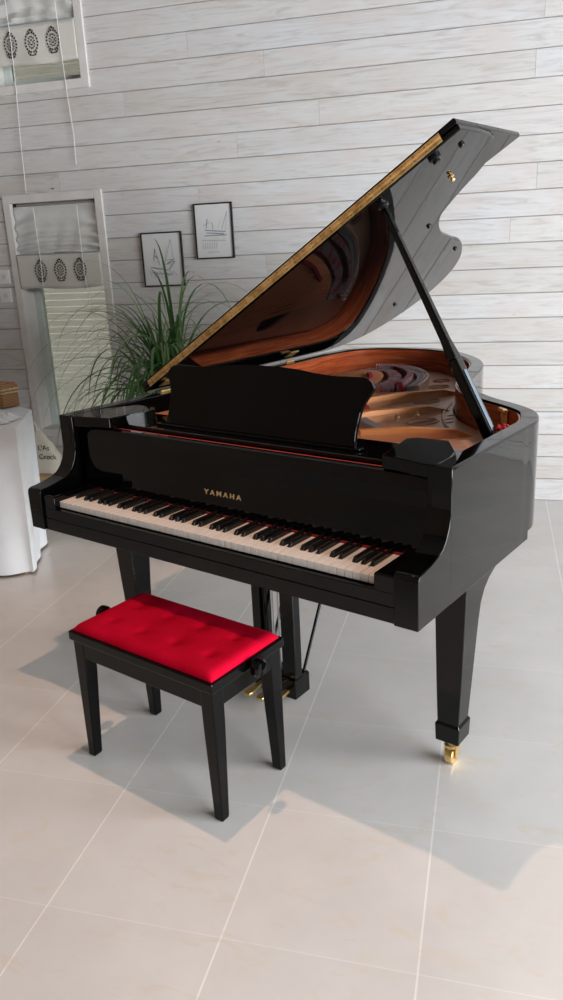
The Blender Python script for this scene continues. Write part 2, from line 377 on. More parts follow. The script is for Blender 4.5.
# ------------------------------------------------------------------ windows with roman blinds
def window(num, x0, x1, z0, z1, sill):
    bm = new(); F = .058; yo = WALL-.014      # casing
    ox0, ox1, oz0, oz1 = x0-.022, x1+.022, z0-.022, z1+.022
    ix0, ix1, iz0, iz1 = ox0+.05, ox1-.05, oz0+.05, oz1-.05
    for a in ((ox0, ix0, oz0, oz1), (ix1, ox1, oz0, oz1), (ix0, ix1, oz0, iz0), (ix0, ix1, iz1, oz1)): box(bm, a[0], a[1], yo, WALL+.03, a[2], a[3])
    f = struct(link('window_%d' % num, bm, 'trim', bevel=.003), ['', 'narrow window frame low on the boarded wall', 'upper window frame above the other'][num])
    bm = new(); yd = WALL+.17                 # reveal
    for a in ((ix0-.01, ix0, iz0, iz1), (ix1, ix1+.01, iz0, iz1), (ix0, ix1, iz0-.01, iz0), (ix0, ix1, iz1, iz1+.01)): box(bm, a[0], a[1], WALL+.03, yd, a[2], a[3])
    link('reveal', bm, 'trim', f)
    bm = new(); s = .05; ys0, ys1 = yd-.045, yd  # sash
    for a in ((ix0, ix0+s, iz0, iz1), (ix1-s, ix1, iz0, iz1), (ix0+s, ix1-s, iz0, iz0+s), (ix0+s, ix1-s, iz1-s, iz1)): box(bm, a[0], a[1], ys0, ys1, a[2], a[3])
    sa = link('sash', bm, 'sash', f, bevel=.004)
    bm = new(); box(bm, ix0+s*.8, ix1-s*.8, yd-.028, yd-.020, iz0+s*.8, iz1-s*.8); link('pane', bm, 'glass', sa)
    bm = new(); z = iz0; 
    while z < iz1:                            # closed roller shutter outside
        h = .044; pr = [(yd+.045, z), (yd+.030, z+.006), (yd+.027, z+h*.5), (yd+.031, z+h-.006), (yd+.045, z+h-.001)]
        prism(bm, pr+[(yd+.05, z+h-.001), (yd+.05, z)], lambda p, t: (ix0-.01 if t == 0 else ix1+.01, p[0], p[1])); z += h
    link('roller_shutter', bm, 'shutter', f)
    return ix0, ix1, iz0, iz1
W1 = window(1, *WIN[0], .42)
W2 = window(2, *WIN[1], 2.5)

def blind(ix0, ix1, ztop, zv1, zv0, label, name='roman_blind', cz=None, gathered=4):
    r = thing(name, label, 'blind', ((ix0+ix1)/2, WALL+.005, ztop))
    def P(x, y, z): return (x-(ix0+ix1)/2, y-(WALL+.005), z-ztop)
    bm = new(); tube(bm, [P(ix0+.004, WALL+.03, ztop-.012), P(ix1-.004, WALL+.03, ztop-.012)], .009, 10); link('rod', bm, 'steel', r)
    for xx in (ix0+.012, ix1-.012):
        bm = new(); box(bm, *[xx-.011-(ix0+ix1)/2, xx+.011-(ix0+ix1)/2], .012, .04, -.036, 0); link('rod_bracket', bm, 'dark', r, bevel=.002)
    # sheer, pulled up in soft swags
    bm = new(); nx, nz_ = 60, 70; H = ztop-.02-zv1; grid = []
    for j in range(nz_+1):
        t = j/nz_; row = []
        for i in range(nx+1):
            u = i/nx; sag = math.sin(PI*u)**1.2
            ph = t*gathered*2*PI*(.5+.5*t) + 4.2*sag + 1.1*math.sin(u*9)*(1-t)
            y = WALL+.024 - (.010+.026*t)*(.5+.5*math.sin(ph)) - .004*math.sin(u*31+t*4)*t
            z = ztop-.02-H*t - .018*sag*math.sin(PI*t)
            row.append(bm.verts.new(P(ix0+.006+(ix1-ix0-.012)*u, y, z)))
        grid.append(row)
    for j in range(nz_):
        for i in range(nx): bm.faces.new((grid[j][i], grid[j][i+1], grid[j+1][i+1], grid[j+1][i]))
    o = link('sheer_panel', bm, 'sheer', r, smooth=True); md = o.modifiers.new('solid', 'SOLIDIFY'); md.thickness = .0012
    bm = new(); nx = 50; rows = []
    for j in range(9):
        t = j/8; row = []
        for i in range(nx+1):
            u = i/nx
            y = WALL-.018 + .004*math.sin(u*7+1)*t - .003*math.sin(u*15)*t
            z = zv1 + (zv0-zv1)*t + .006*math.sin(u*6.5+.5)*t
            row.append(bm.verts.new(P(ix0-.004+(ix1-ix0+.004)*u, y, z)))
        rows.append(row)
    for j in range(8):
        for i in range(nx): bm.faces.new((rows[j][i], rows[j][i+1], rows[j+1][i+1], rows[j+1][i]))
    v = link('valance', bm, 'linen', r, smooth=True); md = v.modifiers.new('solid', 'SOLIDIFY'); md.thickness = .002; v['label'] = 'linen valance with embroidered motifs'
    bm = new(); tube(bm, [P(ix0, WALL-.016, zv1), P(ix1, WALL-.016, zv1)], .004, 8); link('batten', bm, 'pencil', r)
    zc = (zv0+zv1)/2
    for k in range(3):
        xc = ix0+(ix1-ix0)*(.28+.237*k)
        bm = new(); rnd = random.Random(3)
        def blob(a, b_, ra, rb):
            for sx in (-1, 1):
                ang = rnd.uniform(0, PI); pts = []
                for q in range(7):
                    t = 2*PI*q/7; pts.append((sx*(a+ra*math.cos(t)), b_+rb*math.sin(t)))
                prism(bm, pts, lambda p, t: P(xc+p[0], WALL-.0215-.0012*t-(.002 if True else 0), zc+.006+p[1]))
        for q in range(9):
            t = PI*(q+.5)/9; blob(.036*math.sin(t)+.003, .050*math.cos(t), .0052, .0062)
        for q in range(6):
            t = PI*(q+.5)/6; blob(.020*math.sin(t), .030*math.cos(t), .0042, .005)
        blob(.0, .012, .006, .004); blob(0, -.012, .008, .004); blob(.010, 0, .003, .006); blob(.006, -.066, .006, .004); blob(.017, -.062, .005, .007); blob(.026, -.052, .004, .006)
        blob(.003, .064, .005, .006); blob(.014, .058, .004, .005)
        link('motif', bm, 'embroidery', r)
    return r
bl1 = blind(W1[0], W1[1], W1[3], 1.525, 1.315, 'gathered sheer blind with linen valance in the lower narrow window')
bl2 = blind(W2[0], W2[1], 4.17, 2.797, 2.588, 'gathered sheer blind with linen valance in the upper window', gathered=9)
def cord(r, pts, label):
    bm = new(); o0 = Vector(r.location)
    tube(bm, [Vector(p)-o0 for p in pts], .0022, 6); o = link('pull_cord', bm, 'plastic', r); return o
cord(bl2, [(-2.79, WALL-.03, 3.2), (-2.785, WALL-.03, 2.7), (-2.80, WALL-.02, 2.45), (-2.815, WALL-.02, 2.2), (-2.825, WALL-.02, 1.89)], '')
cord(bl2, [(-2.475, WALL-.03, 3.2), (-2.47, WALL-.03, 2.7), (-2.468, WALL-.02, 2.42), (-2.455, WALL-.02, 2.2), (-2.462, WALL-.02, 2.03)], '')
cord(bl1, [(-2.79, WALL-.022, 1.80), (-2.785, WALL-.025, 1.5), (-2.79, WALL-.025, 1.33)], '')
cord(bl1, [(-2.49, WALL-.022, 1.80), (-2.49, WALL-.026, 1.4), (-2.468, WALL-.024, 1.2), (-2.452, WALL-.02, 1.0), (-2.46, WALL-.02, .86), (-2.45, WALL-.02, .68)], '')
bm = new(); lathe(bm, [(.002, 0), (.004, -.012), (.0045, -.014), (.001, -.016)], -2.644, WALL, 1.905, 8, 'y'); tag(link('wall_hook', bm, 'bone'), 'small dark nail above the lower window', 'hook')

# sockets
for i, (z, x) in enumerate(((1.397, -3.076), (1.28, -3.083))):
    t = thing('wall_switch', ['white switch plate beside the window, the upper one', 'white switch plate beside the window, the lower one'][i], 'switch', (x, WALL, z), 0, 'switch plates left of the window')
    bm = new(); box(bm, -.042, .042, -.012, 0, -.044, .044); link('plate', bm, 'plastic', t, bevel=.004)
    bm = new(); box(bm, -.004, .022, -.017, -.012, -.014, .016); link('rocker', bm, 'trim', t, bevel=.002)

# pictures
def picture(x0, x1, z0, z1, tilt, label, seed, kind):
    cx, cz = (x0+x1)/2, (z0+z1)/2; W_, H_ = x1-x0, z1-z0
    r = thing('framed_drawing', label, 'picture', (cx, WALL, cz), 0, 'framed pencil drawings on the boarded wall'); r.rotation_euler = (0, tilt, 0)
    bm = new(); a = .008
    for s in ((-W_/2, W_/2, -H_/2, -H_/2+a), (-W_/2, W_/2, H_/2-a, H_/2), (-W_/2, -W_/2+a, -H_/2+a, H_/2-a), (W_/2-a, W_/2, -H_/2+a, H_/2-a)): box(bm, s[0], s[1], -.018, -.002, s[2], s[3])
    link('frame', bm, 'frame', r)
    bm = new(); box(bm, -W_/2+a, W_/2-a, -.011, -.004, -H_/2+a, H_/2-a); pp = link('drawing_sheet', bm, 'paper', r)
    rnd = random.Random(seed)
    def strokes(m, L_):
        bm = new()
        for (xa, za, xb, zb_, w_) in L_:
            d = Vector((xb-xa, 0, zb_-za)); n = Vector((-d.z, 0, d.x)).normalized()*w_/2
            A, B = Vector((xa, 0, za)), Vector((xb, 0, zb_))
            q = [A-n, B-n, B+n, A+n]
            loft(bm, [[(p.x*W_, -.0112, p.z*H_) for p in q], [(p.x*W_, -.0120, p.z*H_) for p in q]])
        link('pencil_strokes', bm, m, pp)
    if kind == 0:
        S = [(.02, -.13, .22, .36, .008), (.22, .36, .27, -.02, .006), (-.22, -.02, -.18, .2, .02), (-.18, .2, -.08, -.1, .014), (-.2, .08, -.12, .02, .03), (.04, -.1, .3, -.04, .012), (.3, -.04, .12, -.2, .02), (-.3, -.14, .1, -.2, .02), (.08, -.02, .24, .0, .01), (.1, -.08, .28, -.0, .02)]
        T = [(-.34+.08*i, -.2-.02*(i % 3), -.30+.09*i, -.3, .025) for i in range(8)] + [(-.3, -.24, .2, -.28, .02), (-.25, -.32, .1, -.34, .015), (.12, .26, .05, -.05, .006)]
    else:
        S = [(.36, .34, .2, .02, .010), (.36, .34, .3, .0, .006), (-.24, .02, .3, -.02, .02), (-.26, -.08, .32, -.08, .02), (-.2, -.03, .25, -.06, .02), (-.2, .05, -.16, .22, .02), (-.05, .16, -.02, .03, .015)]
        T = [(-.3+.06*i, -.2, -.32+.06*i, -.32, .02) for i in range(7)] + [(-.34, -.16, .3, -.18, .025), (-.2, -.38, .1, -.38, .02), (-.28, .1, -.1, .16, .02), (.1, .06, .2, .2, .01)]
    for i in range(14): 
        x = rnd.uniform(-.3, .25); z = rnd.uniform(-.3, .0); T.append((x, z, x+rnd.uniform(.02, .12), z+rnd.uniform(-.02, .02), .008))
    strokes('pencil', S); strokes('pencil_pale', T)
picture(-2.093, -1.828, 1.303, 1.62, math.radians(1.2)*0, 'black framed pencil drawing, the lower and left of the pair', 1, 0)
picture(-1.738, -1.499, 1.4525, 1.766, 0, 'black framed pencil drawing, the higher and right of the pair', 2, 1)

# ------------------------------------------------------------------ GRAND PIANO (piano frame under one Empty)
piano = thing('grand_piano', 'black lacquered grand piano with its lid propped open', 'piano', (PX, PY, 0), PHI)
XO, XE = -.1305, 1.3534
ZR, ZB, ZK = .9823, .6209, .7253
MID = (XO+XE)/2
right_side = [(XE, .14), (XE, .35), (XE, .55), (XE, .64), (1.3495, .735), (1.310, .838), (1.255, .902), (1.185, .955), (1.10, 1.012), (1.01, 1.095), (.935, 1.20), (.878, 1.33), (.838, 1.47), (.803, 1.60), (.748, 1.74), (.665, 1.87), (.55, 1.99), (.42, 2.085), (.25, 2.115), (.10, 2.10), (-.02, 2.045), (-.09, 1.95), (-.122, 1.84), (XO, 1.70), (XO, 1.2), (XO, .7), (XO, .14)]
OUT = [(p.x, p.y) for p in cat([Vector((x, y, 0)) for x, y in right_side], 6)]
def offset(line, d):
    out = []
    for i, p in enumerate(line):
        a = line[max(i-1, 0)]; b_ = line[min(i+1, len(line)-1)]
        t = Vector((b_[0]-a[0], b_[1]-a[1])).normalized(); n = Vector((-t.y, t.x))
        out.append((p[0]+n.x*d, p[1]+n.y*d))
    return out
def ring_wall(bm, A, B, z0, z1, bev=.004):     # closed strip between outer A and inner B
    rings = []
    for a, c in zip(A, B):
        a = Vector(a); c = Vector(c); d = (c-a).normalized()*bev
        rings.append([(a.x, a.y, z0), (a.x, a.y, z1-bev), (a.x+d.x, a.y+d.y, z1), (c.x-d.x, c.y-d.y, z1), (c.x, c.y, z1-bev), (c.x, c.y, z0)])
    return loft(bm, rings)
IN = offset(OUT, .054); IN2 = offset(OUT, .060)
bm = new(); ring_wall(bm, OUT, IN, .648, ZR)
# side arms (cheeks), flush with the rim
arm = [(.14, ZR-.001), (.1415, .90), (.139, .862), (.131, .832), (.116, .806), (.098, .788), (.072, .777), (.040, .769), (.004, .7635), (-.012, .7625), (-.0215, .760), (-.0265, .754), (-.0285, .745), (-.0285, ZB), (.145, ZB), (.145, ZR-.001)]
AW = .066
for x0, x1 in ((XE-AW, XE), (XO, XO+AW)): prism(bm, arm, lambda p, t: (x0 if t == 0 else x1, p[0], p[1]))
rim = link('rim', bm, 'black', piano, smooth=True, bevel=.0022)
ki = [k for k in range(len(IN)) if IN[k][1] > .53 and (IN[k][0] > .6 or IN[k][1] > .85)]; bm = new(); ring_wall(bm, [IN[k] for k in ki], [IN2[k] for k in ki], .78, ZR-.006, .001); link('inner_rim', bm, 'veneer', piano, smooth=True)['label'] = 'red-brown veneer inside the rim'
# keybed
bm = new(); box(bm, XO+AW-.001, XE-AW+.001, -.021, .16, ZB, .664)
kb_ = [p for p in offset(OUT, .0008) if p[1] < .70]; loft(bm, [[(x, y, z) for x, y in kb_] for z in (ZB, .66)]); link('keybed', bm, 'black', piano, bevel=.002)
bm = new(); box(bm, XO+AW, XE-AW, -.020, -.002, .664, .7005); link('key_slip', bm, 'black', piano, bevel=.002)
for x0, x1 in ((XO+AW, -.0025), (1.2275, XE-AW)):
    bm = new(); loft(bm, [rect(x0, x1, -.019, .20, .664), rect(x0, x1, -.019, .20, .742), rect(x0+.003, x1-.003, -.015, .20, .746)]); link('key_block', bm, 'black', piano, bevel=.002)
# bottom beams and body under the soundboard
bm = new()
for q in ((.1, 1.0), (.55, 1.25), (.85, .9)): tube(bm, [(.61, .70, .69), (q[0], q[1]+.25, .69)], .03, 4)
box(bm, XO+.03, XE-.03, .70, .76, .65, .78)
link('back_posts', bm, 'satin', piano)
# keys
WKW = 1.225/52
def white_key(notL, notR):
    bm = new(); w_ = WKW-.0012; yb = .098
    # front wide part + narrow tail as an outline
    l2 = .0072 if notL else 0; r2 = .0072 if notR else 0
    pts = [(.0006, 0), (w_, 0), (w_, .050), (w_-r2, .050), (w_-r2, .20), (.0006+l2, .20), (.0006+l2, .050), (.0006, .050)]
    prism(bm, pts, lambda p, t: (p[0], p[1], ZK-.0215 if t == 0 else ZK))
    return bm
patt = 'AACDEFG'
# octave order from A: A B | C D E F G A B ...
names_ = ['A', 'B'] + list('CDEFGAB')*7 + ['C']
sharp_after = {'C': 1, 'D': 1, 'F': 1, 'G': 1, 'A': 1, 'E': 0, 'B': 0}
proto = {}
for i, nm in enumerate(names_):
    l = bool(i > 0 and sharp_after[names_[i-1]]); r = bool(i < 51 and sharp_after[nm])
    k = (l, r)
    if k not in proto:
        o = link('white_key', white_key(l, r), 'ivory', piano, bevel=.0009); proto[k] = o
    else: o = dupc(proto[k], piano)
    o.location = (i*WKW, 0, 0)
pb = None
for i, nm in enumerate(names_[:-1]):
    if not sharp_after[nm]: continue
    if pb is None:
        bm = new(); loft(bm, [rect(-.0062, .0062, .050, .20, ZK-.012), rect(-.0056, .0056, .0505, .20, ZK+.002), rect(-.0048, .0048, .058, .20, ZK+.0118), rect(-.0038, .0038, .061, .20, ZK+.0128)])
        pb = link('black_key', bm, 'ebony', piano, bevel=.0012); o = pb
    else: o = dupc(pb, piano)
    off = {'C': -.0022, 'D': .0022, 'F': -.003, 'G': 0, 'A': .003}[nm]
    o.location = ((i+1)*WKW+off, 0, 0)
bm = new(); box(bm, 0, 1.225, .150, .1565, ZK-.002, ZK+.005); link('key_felt', bm, 'felt_red', piano)['label'] = 'thin red felt behind the keys'
# fallboard: nearly upright glossy panel with a rounded top
fbp = [(.1565, ZK+.0055), (.162, .78), (.170, .86), (.172, .905), (.175, .925), (.181, .938), (.190, .942), (.205, .942), (.205, ZK+.0055)]
bm = new(); prism(bm, fbp, lambda p, t: (XO+AW+.001 if t == 0 else XE-AW-.001, p[0], p[1])); fb = link('fallboard', bm, 'black', piano, bevel=.0015)
bm = new(); box(bm, XO+AW+.001, XE-AW-.001, .1535, .1545, .7423, .7435); link('fallboard_edge', bm, 'satin', piano)
# lettering
def text_mesh(s, size, extrude, spacing=1.0, bold=0):
    cu = bpy.data.curves.new('txt', 'FONT'); cu.body = s; cu.size = size; cu.extrude = extrude; cu.space_character = spacing; cu.align_x = 'CENTER'; cu.offset = bold
    to = bpy.data.objects.new('txt', cu); C.objects.link(to); bpy.context.view_layer.update()
    me = bpy.data.meshes.new_from_object(to.evaluated_get(bpy.context.evaluated_depsgraph_get())); bpy.data.objects.remove(to); return me
me = text_mesh('YAMAHA', .0205, .0005, 1.62, .0007); xs = [v.co.x for v in me.vertices]; sc = .150/(max(xs)-min(xs))
cxm = (max(xs)+min(xs))/2
for v in me.vertices: v.co.x = (v.co.x-cxm)*sc
me.materials.append(M['goldpaint'])
tx = bpy.data.objects.new('lettering', me); C.objects.link(tx); tx.parent = fb; tx['label'] = 'gold YAMAHA lettering'
tx.location = (.5895, .1617, .787); tx.rotation_euler = (PI/2-math.atan2(.008, .08), 0, 0)
# gap behind the fallboard with red felt, then the desk frame
bm = new(); box(bm, XO+.03, XE-.03, .205, .236, .90, .928); link('lock_rail', bm, 'satin', piano)
bm = new(); box(bm, XO+.10, XE-.10, .210, .226, .928, .937); link('rail_felt', bm, 'felt_bright', piano)['label'] = 'red felt strip between fallboard and desk frame'
bm = new(); box(bm, XO+.055, XE-.055, .236, .42, .925, .950); link('desk_frame', bm, 'black', piano, bevel=.004)
# raised side shelves of the desk frame
for sgn in (1, -1):
    X = lambda x: MID+sgn*(x-MID)
    pts = [(1.138, .180), (1.108, .368), (1.130, .392), (1.226, .396), (1.290, .295), (1.312, .200), (1.310, .150), (1.285, .148)]
    bm = new(); loft(bm, [[(X(x), y, .946) for x, y in pts], [(X(x), y, .977) for x, y in pts], [(X(x+(MID+.6-x)*.006), y+(.28-y)*.02, .981) for x, y in pts]])
    link('desk_side_shelf', bm, 'black', piano, bevel=.002)
    bm = new(); a, b_ = sorted((X(1.300), X(1.352))); box(bm, a, b_, .142, .30, .80, ZR-.003); link('cheek_top', bm, 'black', piano, bevel=.003)
# music desk
half = [(0, .215), (.07, .214), (.135, .210), (.19, .203), (.26, .198), (.325, .199), (.36, .200), (.380, .196), (.392, .187), (.403, .171), (.393, .150), (.380, .128), (.372, .100), (.368, .047), (.371, 0)]
full = half + [(-x, h) for x, h in half[::-1][:-1]]
tau = math.radians(20); bm = new()
def dk(p, t):
    h = p[1]; o_ = t*.016
    return (MID+p[0], .292+h*math.sin(tau)+o_*math.cos(tau), .957+h*math.cos(tau)-o_*math.sin(tau))
prism(bm, full[::-1], dk); link('music_desk', bm, 'desk', piano, bevel=.0025, seg=2)
bm = new(); box(bm, MID-.40, MID+.40, .275, .30, .950, .9585); link('desk_ledge', bm, 'black', piano, bevel=.002)
for x in (MID-.2, MID+.2):
    bm = new(); tube(bm, [(x, .335, 1.05), (x, .40, .951)], .005, 6); link('desk_strut', bm, 'brass', piano)

# ---- plate, soundboard, strings
SBo = offset(OUT, .061)
def clip_poly(line, ymin):
    pts = [p for p in line if p[1] > ymin]; return pts
bm = new(); sb = clip_poly(SBo, .43); loft(bm, [[(x, y, .800) for x, y in sb], [(x, y, .808) for x, y in sb]]); link('soundboard', bm, 'soundboard', piano)
def curve_mesh(name, polys, z, ext, bev, m, parent):
    cu = bpy.data.curves.new(name, 'CURVE'); cu.dimensions = '2D'; cu.fill_mode = 'BOTH'; cu.extrude = ext; cu.bevel_depth = bev; cu.bevel_resolution = 2
    for pl in polys:
        sp = cu.splines.new('POLY'); sp.points.add(len(pl)-1); sp.use_cyclic_u = True
        for i, p in enumerate(pl): sp.points[i].co = (p[0], p[1], 0, 1)
    to = bpy.data.objects.new('tmp', cu); C.objects.link(to); bpy.context.view_layer.update()
    me = bpy.data.meshes.new_from_object(to.evaluated_get(bpy.context.evaluated_depsgraph_get())); bpy.data.objects.remove(to)
    me.name = name; me.materials.clear(); me.materials.append(M[m]); o = bpy.data.objects.new(name, me); C.objects.link(o); o.parent = parent; o.location = (0, 0, z)
    for p in me.polygons: p.use_smooth = True
    try: me.set_sharp_from_angle(angle=math.radians(40))
    except Exception: pass
    return o
PO = [p for p in offset(OUT, .068) if p[1] > .44]
def ell(cx, cy, rx, ry, a=0, n=28):
    return [(cx+rx*math.cos(t)*math.cos(a)-ry*math.sin(t)*math.sin(a), cy+rx*math.cos(t)*math.sin(a)+ry*math.sin(t)*math.cos(a)) for t in [2*PI*k/n for k in range(n)]]
H = [(.842, .985, .040, .058), (.680, 1.335, .038, .055), (.712, 1.160, .030, .055), (.966, .845, .034, .045), (.580, 1.65, .030, .045), (.520, 1.80, .026, .035), (.905, 1.075, .010, .022), (.885, 1.13, .010, .022), (.93, 1.02, .010, .022), (.10, 1.0, .06, .16), (.05, 1.45, .05, .15), (.30, 1.15, .06, .2)]
curve_mesh('iron_plate', [PO]+[ell(c[0], c[1], c[2], c[3], -.45) for c in H], .868, .005, .004, 'plate', piano)['label'] = 'bronze-gold iron plate with round openings'
for c in H[:6]:
    bm = new(); e1 = ell(c[0], c[1], c[2]+.004, c[3]+.004, -.45); pts = [(x, y, .878) for x, y in e1+[e1[0]]]; tube(bm, pts, .0045, 6, False)
    link('plate_ring', bm, 'plate_dark', piano, smooth=True)
# pin block part of the plate
bm = new(); box(bm, XO+.05, XE-.05, .425, .50, .80, .905); link('pin_block', bm, 'plate', piano, bevel=.004)
bm = new(); box(bm, .70, XE-.09, .422, .430, .905, .925); link('pin_block_felt', bm, 'felt_red', piano)
# plate struts: wide shoulder at the front, tapering to the rim
def strut(A, B, w0, w1, h0=.045, h1=.015):
    A = Vector((*A, 0)); B = Vector((*B, 0)); d = (B-A).normalized(); n = Vector((-d.y, d.x, 0)); bm = new(); z = .876
    rings = []
    for t, ww, hh in ((0, w0, h0), (.45, w0*.45+w1*.55, h0), (.85, w1, (h0+h1)/2), (1, w1*.6, h1*.2)):
        c = A+(B-A)*t
        rings.append([c+n*ww/2+Vector((0, 0, z)), c-n*ww/2+Vector((0, 0, z)), c-n*ww*.30+Vector((0, 0, z+hh)), c+n*ww*.30+Vector((0, 0, z+hh))])
    loft(bm, rings); return link('plate_strut', bm, 'strut', piano, bevel=.004)
strut((.45, .98), (.735, 1.55), .07, .026); strut((.52, .66), (.835, 1.215), .10, .028); strut((.80, .62), (1.09, .86), .05, .022); strut((.03, .50), (.20, 1.86), .06, .03); strut((.30, .50), (.45, .98), .06, .07)
# strings
def copies(name, m, segs, r, parent=piano):
    base = None
    for A, B in segs:
        A = Vector(A); B = Vector(B); d = B-A
        if base is None:
            bm = new(); n = 5; loft(bm, [[(0, r*math.cos(2*PI*k/n), r*math.sin(2*PI*k/n)) for k in range(n)], [(1, r*math.cos(2*PI*k/n), r*math.sin(2*PI*k/n)) for k in range(n)]])
            base = o = link(name, bm, m, parent)
        else:
            o = base.copy(); C.objects.link(o); o.parent = parent
        q = d.to_track_quat('X', 'Z'); o.rotation_mode = 'QUATERNION'; o.rotation_quaternion = q; o.location = A; o.scale = (d.length, 1, 1)
nb = 44; arc = cat([Vector(p) for p in ((.13, 1.74, 0), (.22, 1.73, 0), (.29, 1.66, 0), (.345, 1.56, 0), (.385, 1.44, 0))], 16)
segs = []
for i in range(nb):
    t = i/(nb-1); e = arc[int(t*(len(arc)-1))]; segs.append(((-.03+.36*t, .47, .925), (e.x, e.y, .918)))
copies('bass_string', 'copper', segs, .0023)
E2 = cat([Vector(p) for p in ((.60, 1.70, 0), (.70, 1.44, 0), (.80, 1.20, 0), (.93, .97, 0), (1.06, .80, 0), (1.17, .64, 0), (1.24, .56, 0))], 20)
segs = []
for i in range(96):
    t = i/95; e = E2[int(t*(len(E2)-1))]; segs.append(((.38+.84*t, .47, .909), (e.x, e.y, .897)))
copies('treble_string', 'wire', segs, .0004)
bm = new()
for i in range(150):
    for j in range(2):
        x = -.03+1.27*i/149; lathe(bm, [(.0032, 0), (.0032, .022), (.0026, .025)], x, .445+.02*j+.01*(i % 2), .904, 6)
tag(link('tuning_pins', bm, 'steel', piano), 'steel tuning pins', kind='stuff')
# bass bridge, felts and hitch pins at the tail
def band(name, m, C0, w0, z0, z1, label=None):
    ln = cat([Vector((x, y, 0)) for x, y in C0], 12); L2 = [(p.x, p.y) for p in ln]; A = offset(L2, -w0/2); B = offset(L2, w0/2)
    bm = new(); ring_wall(bm, A, B, z0, z1, .002); o = link(name, bm, m, piano, smooth=True)
    if label: o['label'] = label
    return o
pk = [(.10, 1.93), (.22, 1.955), (.34, 1.90), (.44, 1.80), (.505, 1.66), (.545, 1.50)]
band('hitch_plate', 'pale_ring', pk, .028, .876, .908, 'pale rounded edge of the bass hitch plate')
band('hitch_felt', 'grey_felt', [(.12, 1.90), (.225, 1.925), (.335, 1.873), (.425, 1.775), (.485, 1.645), (.524, 1.49)], .034, .876, .904)
band('bass_felt', 'weave', [(.14, 1.87), (.225, 1.885), (.315, 1.83), (.392, 1.735), (.448, 1.61), (.485, 1.47)], .030, .876, .922, 'red felt weave behind the bass bridge')
band('bass_bridge', 'weave', [(.12, 1.80), (.24, 1.79), (.32, 1.71), (.39, 1.59), (.43, 1.45)], .06, .81, .914)
band('string_felt', 'felt_red', [(.24, 1.62), (.31, 1.52), (.345, 1.42)], .02, .876, .93)
bm = new(); ln = cat([Vector((x, y, 0)) for x, y in pk], 9)
for p in ln: lathe(bm, [(.0035, 0), (.0035, .008), (.002, .010)], p.x, p.y, .908, 6)
tag(link('hitch_pins', bm, 'steel', piano), None, kind='stuff')
bm = new(); tube(bm, [(p.x, p.y, .876) for p in cat([Vector(p) for p in ((.790, 1.33, 0), (.825, 1.20, 0), (.88, 1.07, 0), (.96, .94, 0), (1.05, .85, 0))], 8)], .006, 8); link('plate_ridge', bm, 'plate_dark', piano, smooth=True)
band('treble_felt', 'grey_felt', [(.60, .92), (.70, .83), (.80, .755), (.88, .70)], .035, .876, .902)
band('damper_felt', 'felt_red', [(.50, 1.10), (.565, 1.02), (.61, .97)], .035, .876, .918)
lathe_pts = ((.542, 1.20, .876), (.758, .95, .876), (.80, 1.02, .876))
for p in lathe_pts:
    bm = new(); lathe(bm, [(.011, 0), (.011, .010), (.006, .014), (.006, .020), (.001, .022)], p[0], p[1], .884, 12); link('plate_bolt', bm, 'brass', piano, smooth=True)

# ---- lid
LA = math.radians(31.36471); LZ = ZR+.005
def lid_pt(u, y, h): # u: closed-lid x, h: height above its underside
    s = u-XO; return (XO+s*math.cos(LA)-h*math.sin(LA), y, LZ+s*math.sin(LA)+h*math.cos(LA))
LY = .555; UE = 1.385
lo_ctrl = [(UE, .56), (UE, .70), (1.376, .80), (1.335, .885), (1.25, .955), (1.155, 1.005), (1.08, 1.05), (1.014, 1.10), (.950, 1.20), (.895, 1.33), (.862, 1.47), (.838, 1.59), (.785, 1.71), (.70, 1.845), (.58, 1.97), (.42, 2.07), (.25, 2.118), (.10, 2.11), (-.02, 2.055), (-.09, 1.96), (-.125, 1.84), (XO, 1.70), (XO, 1.2), (XO, .7), (XO, .56)]
LO = [(p.x, p.y) for p in cat([Vector((x, y, 0)) for x, y in lo_ctrl], 6)]
lid_line = [p for p in LO if p[1] > LY]
lid_line = [(lid_line[0][0], LY)] + lid_line + [(lid_line[-1][0], LY)]
lid_line = [(max(u, XO+.001), y) for u, y in lid_line]
def slab(bm, pts, h0, h1, c=.004):
    n = len(pts); cx = sum(p[0] for p in pts)/n; cy = sum(p[1] for p in pts)/n
    def sh(p, d):
        v = Vector((cx-p[0], cy-p[1])); v = v.normalized()*d if v.length else v; return (p[0]+v.x, p[1]+v.y)
    loft(bm, [[lid_pt(*sh(p, c), h0) for p in pts], [lid_pt(*p, h0+c) for p in pts], [lid_pt(*p, h1-c) for p in pts], [lid_pt(*sh(p, c), h1) for p in pts]])
bm = new(); slab(bm, lid_line, 0, .0175); lid = link('lid', bm, 'black', piano); lid['label'] = 'propped main lid'
bm = new(); fl = [(XO+.004, LY-.002), (UE, LY-.002), (UE, LY+.445), (XO+.004, LY+.445)]
slab(bm, fl, .0185, .036); flap = link('front_flap', bm, 'black', piano); flap['label'] = 'front lid flap folded back on the lid'
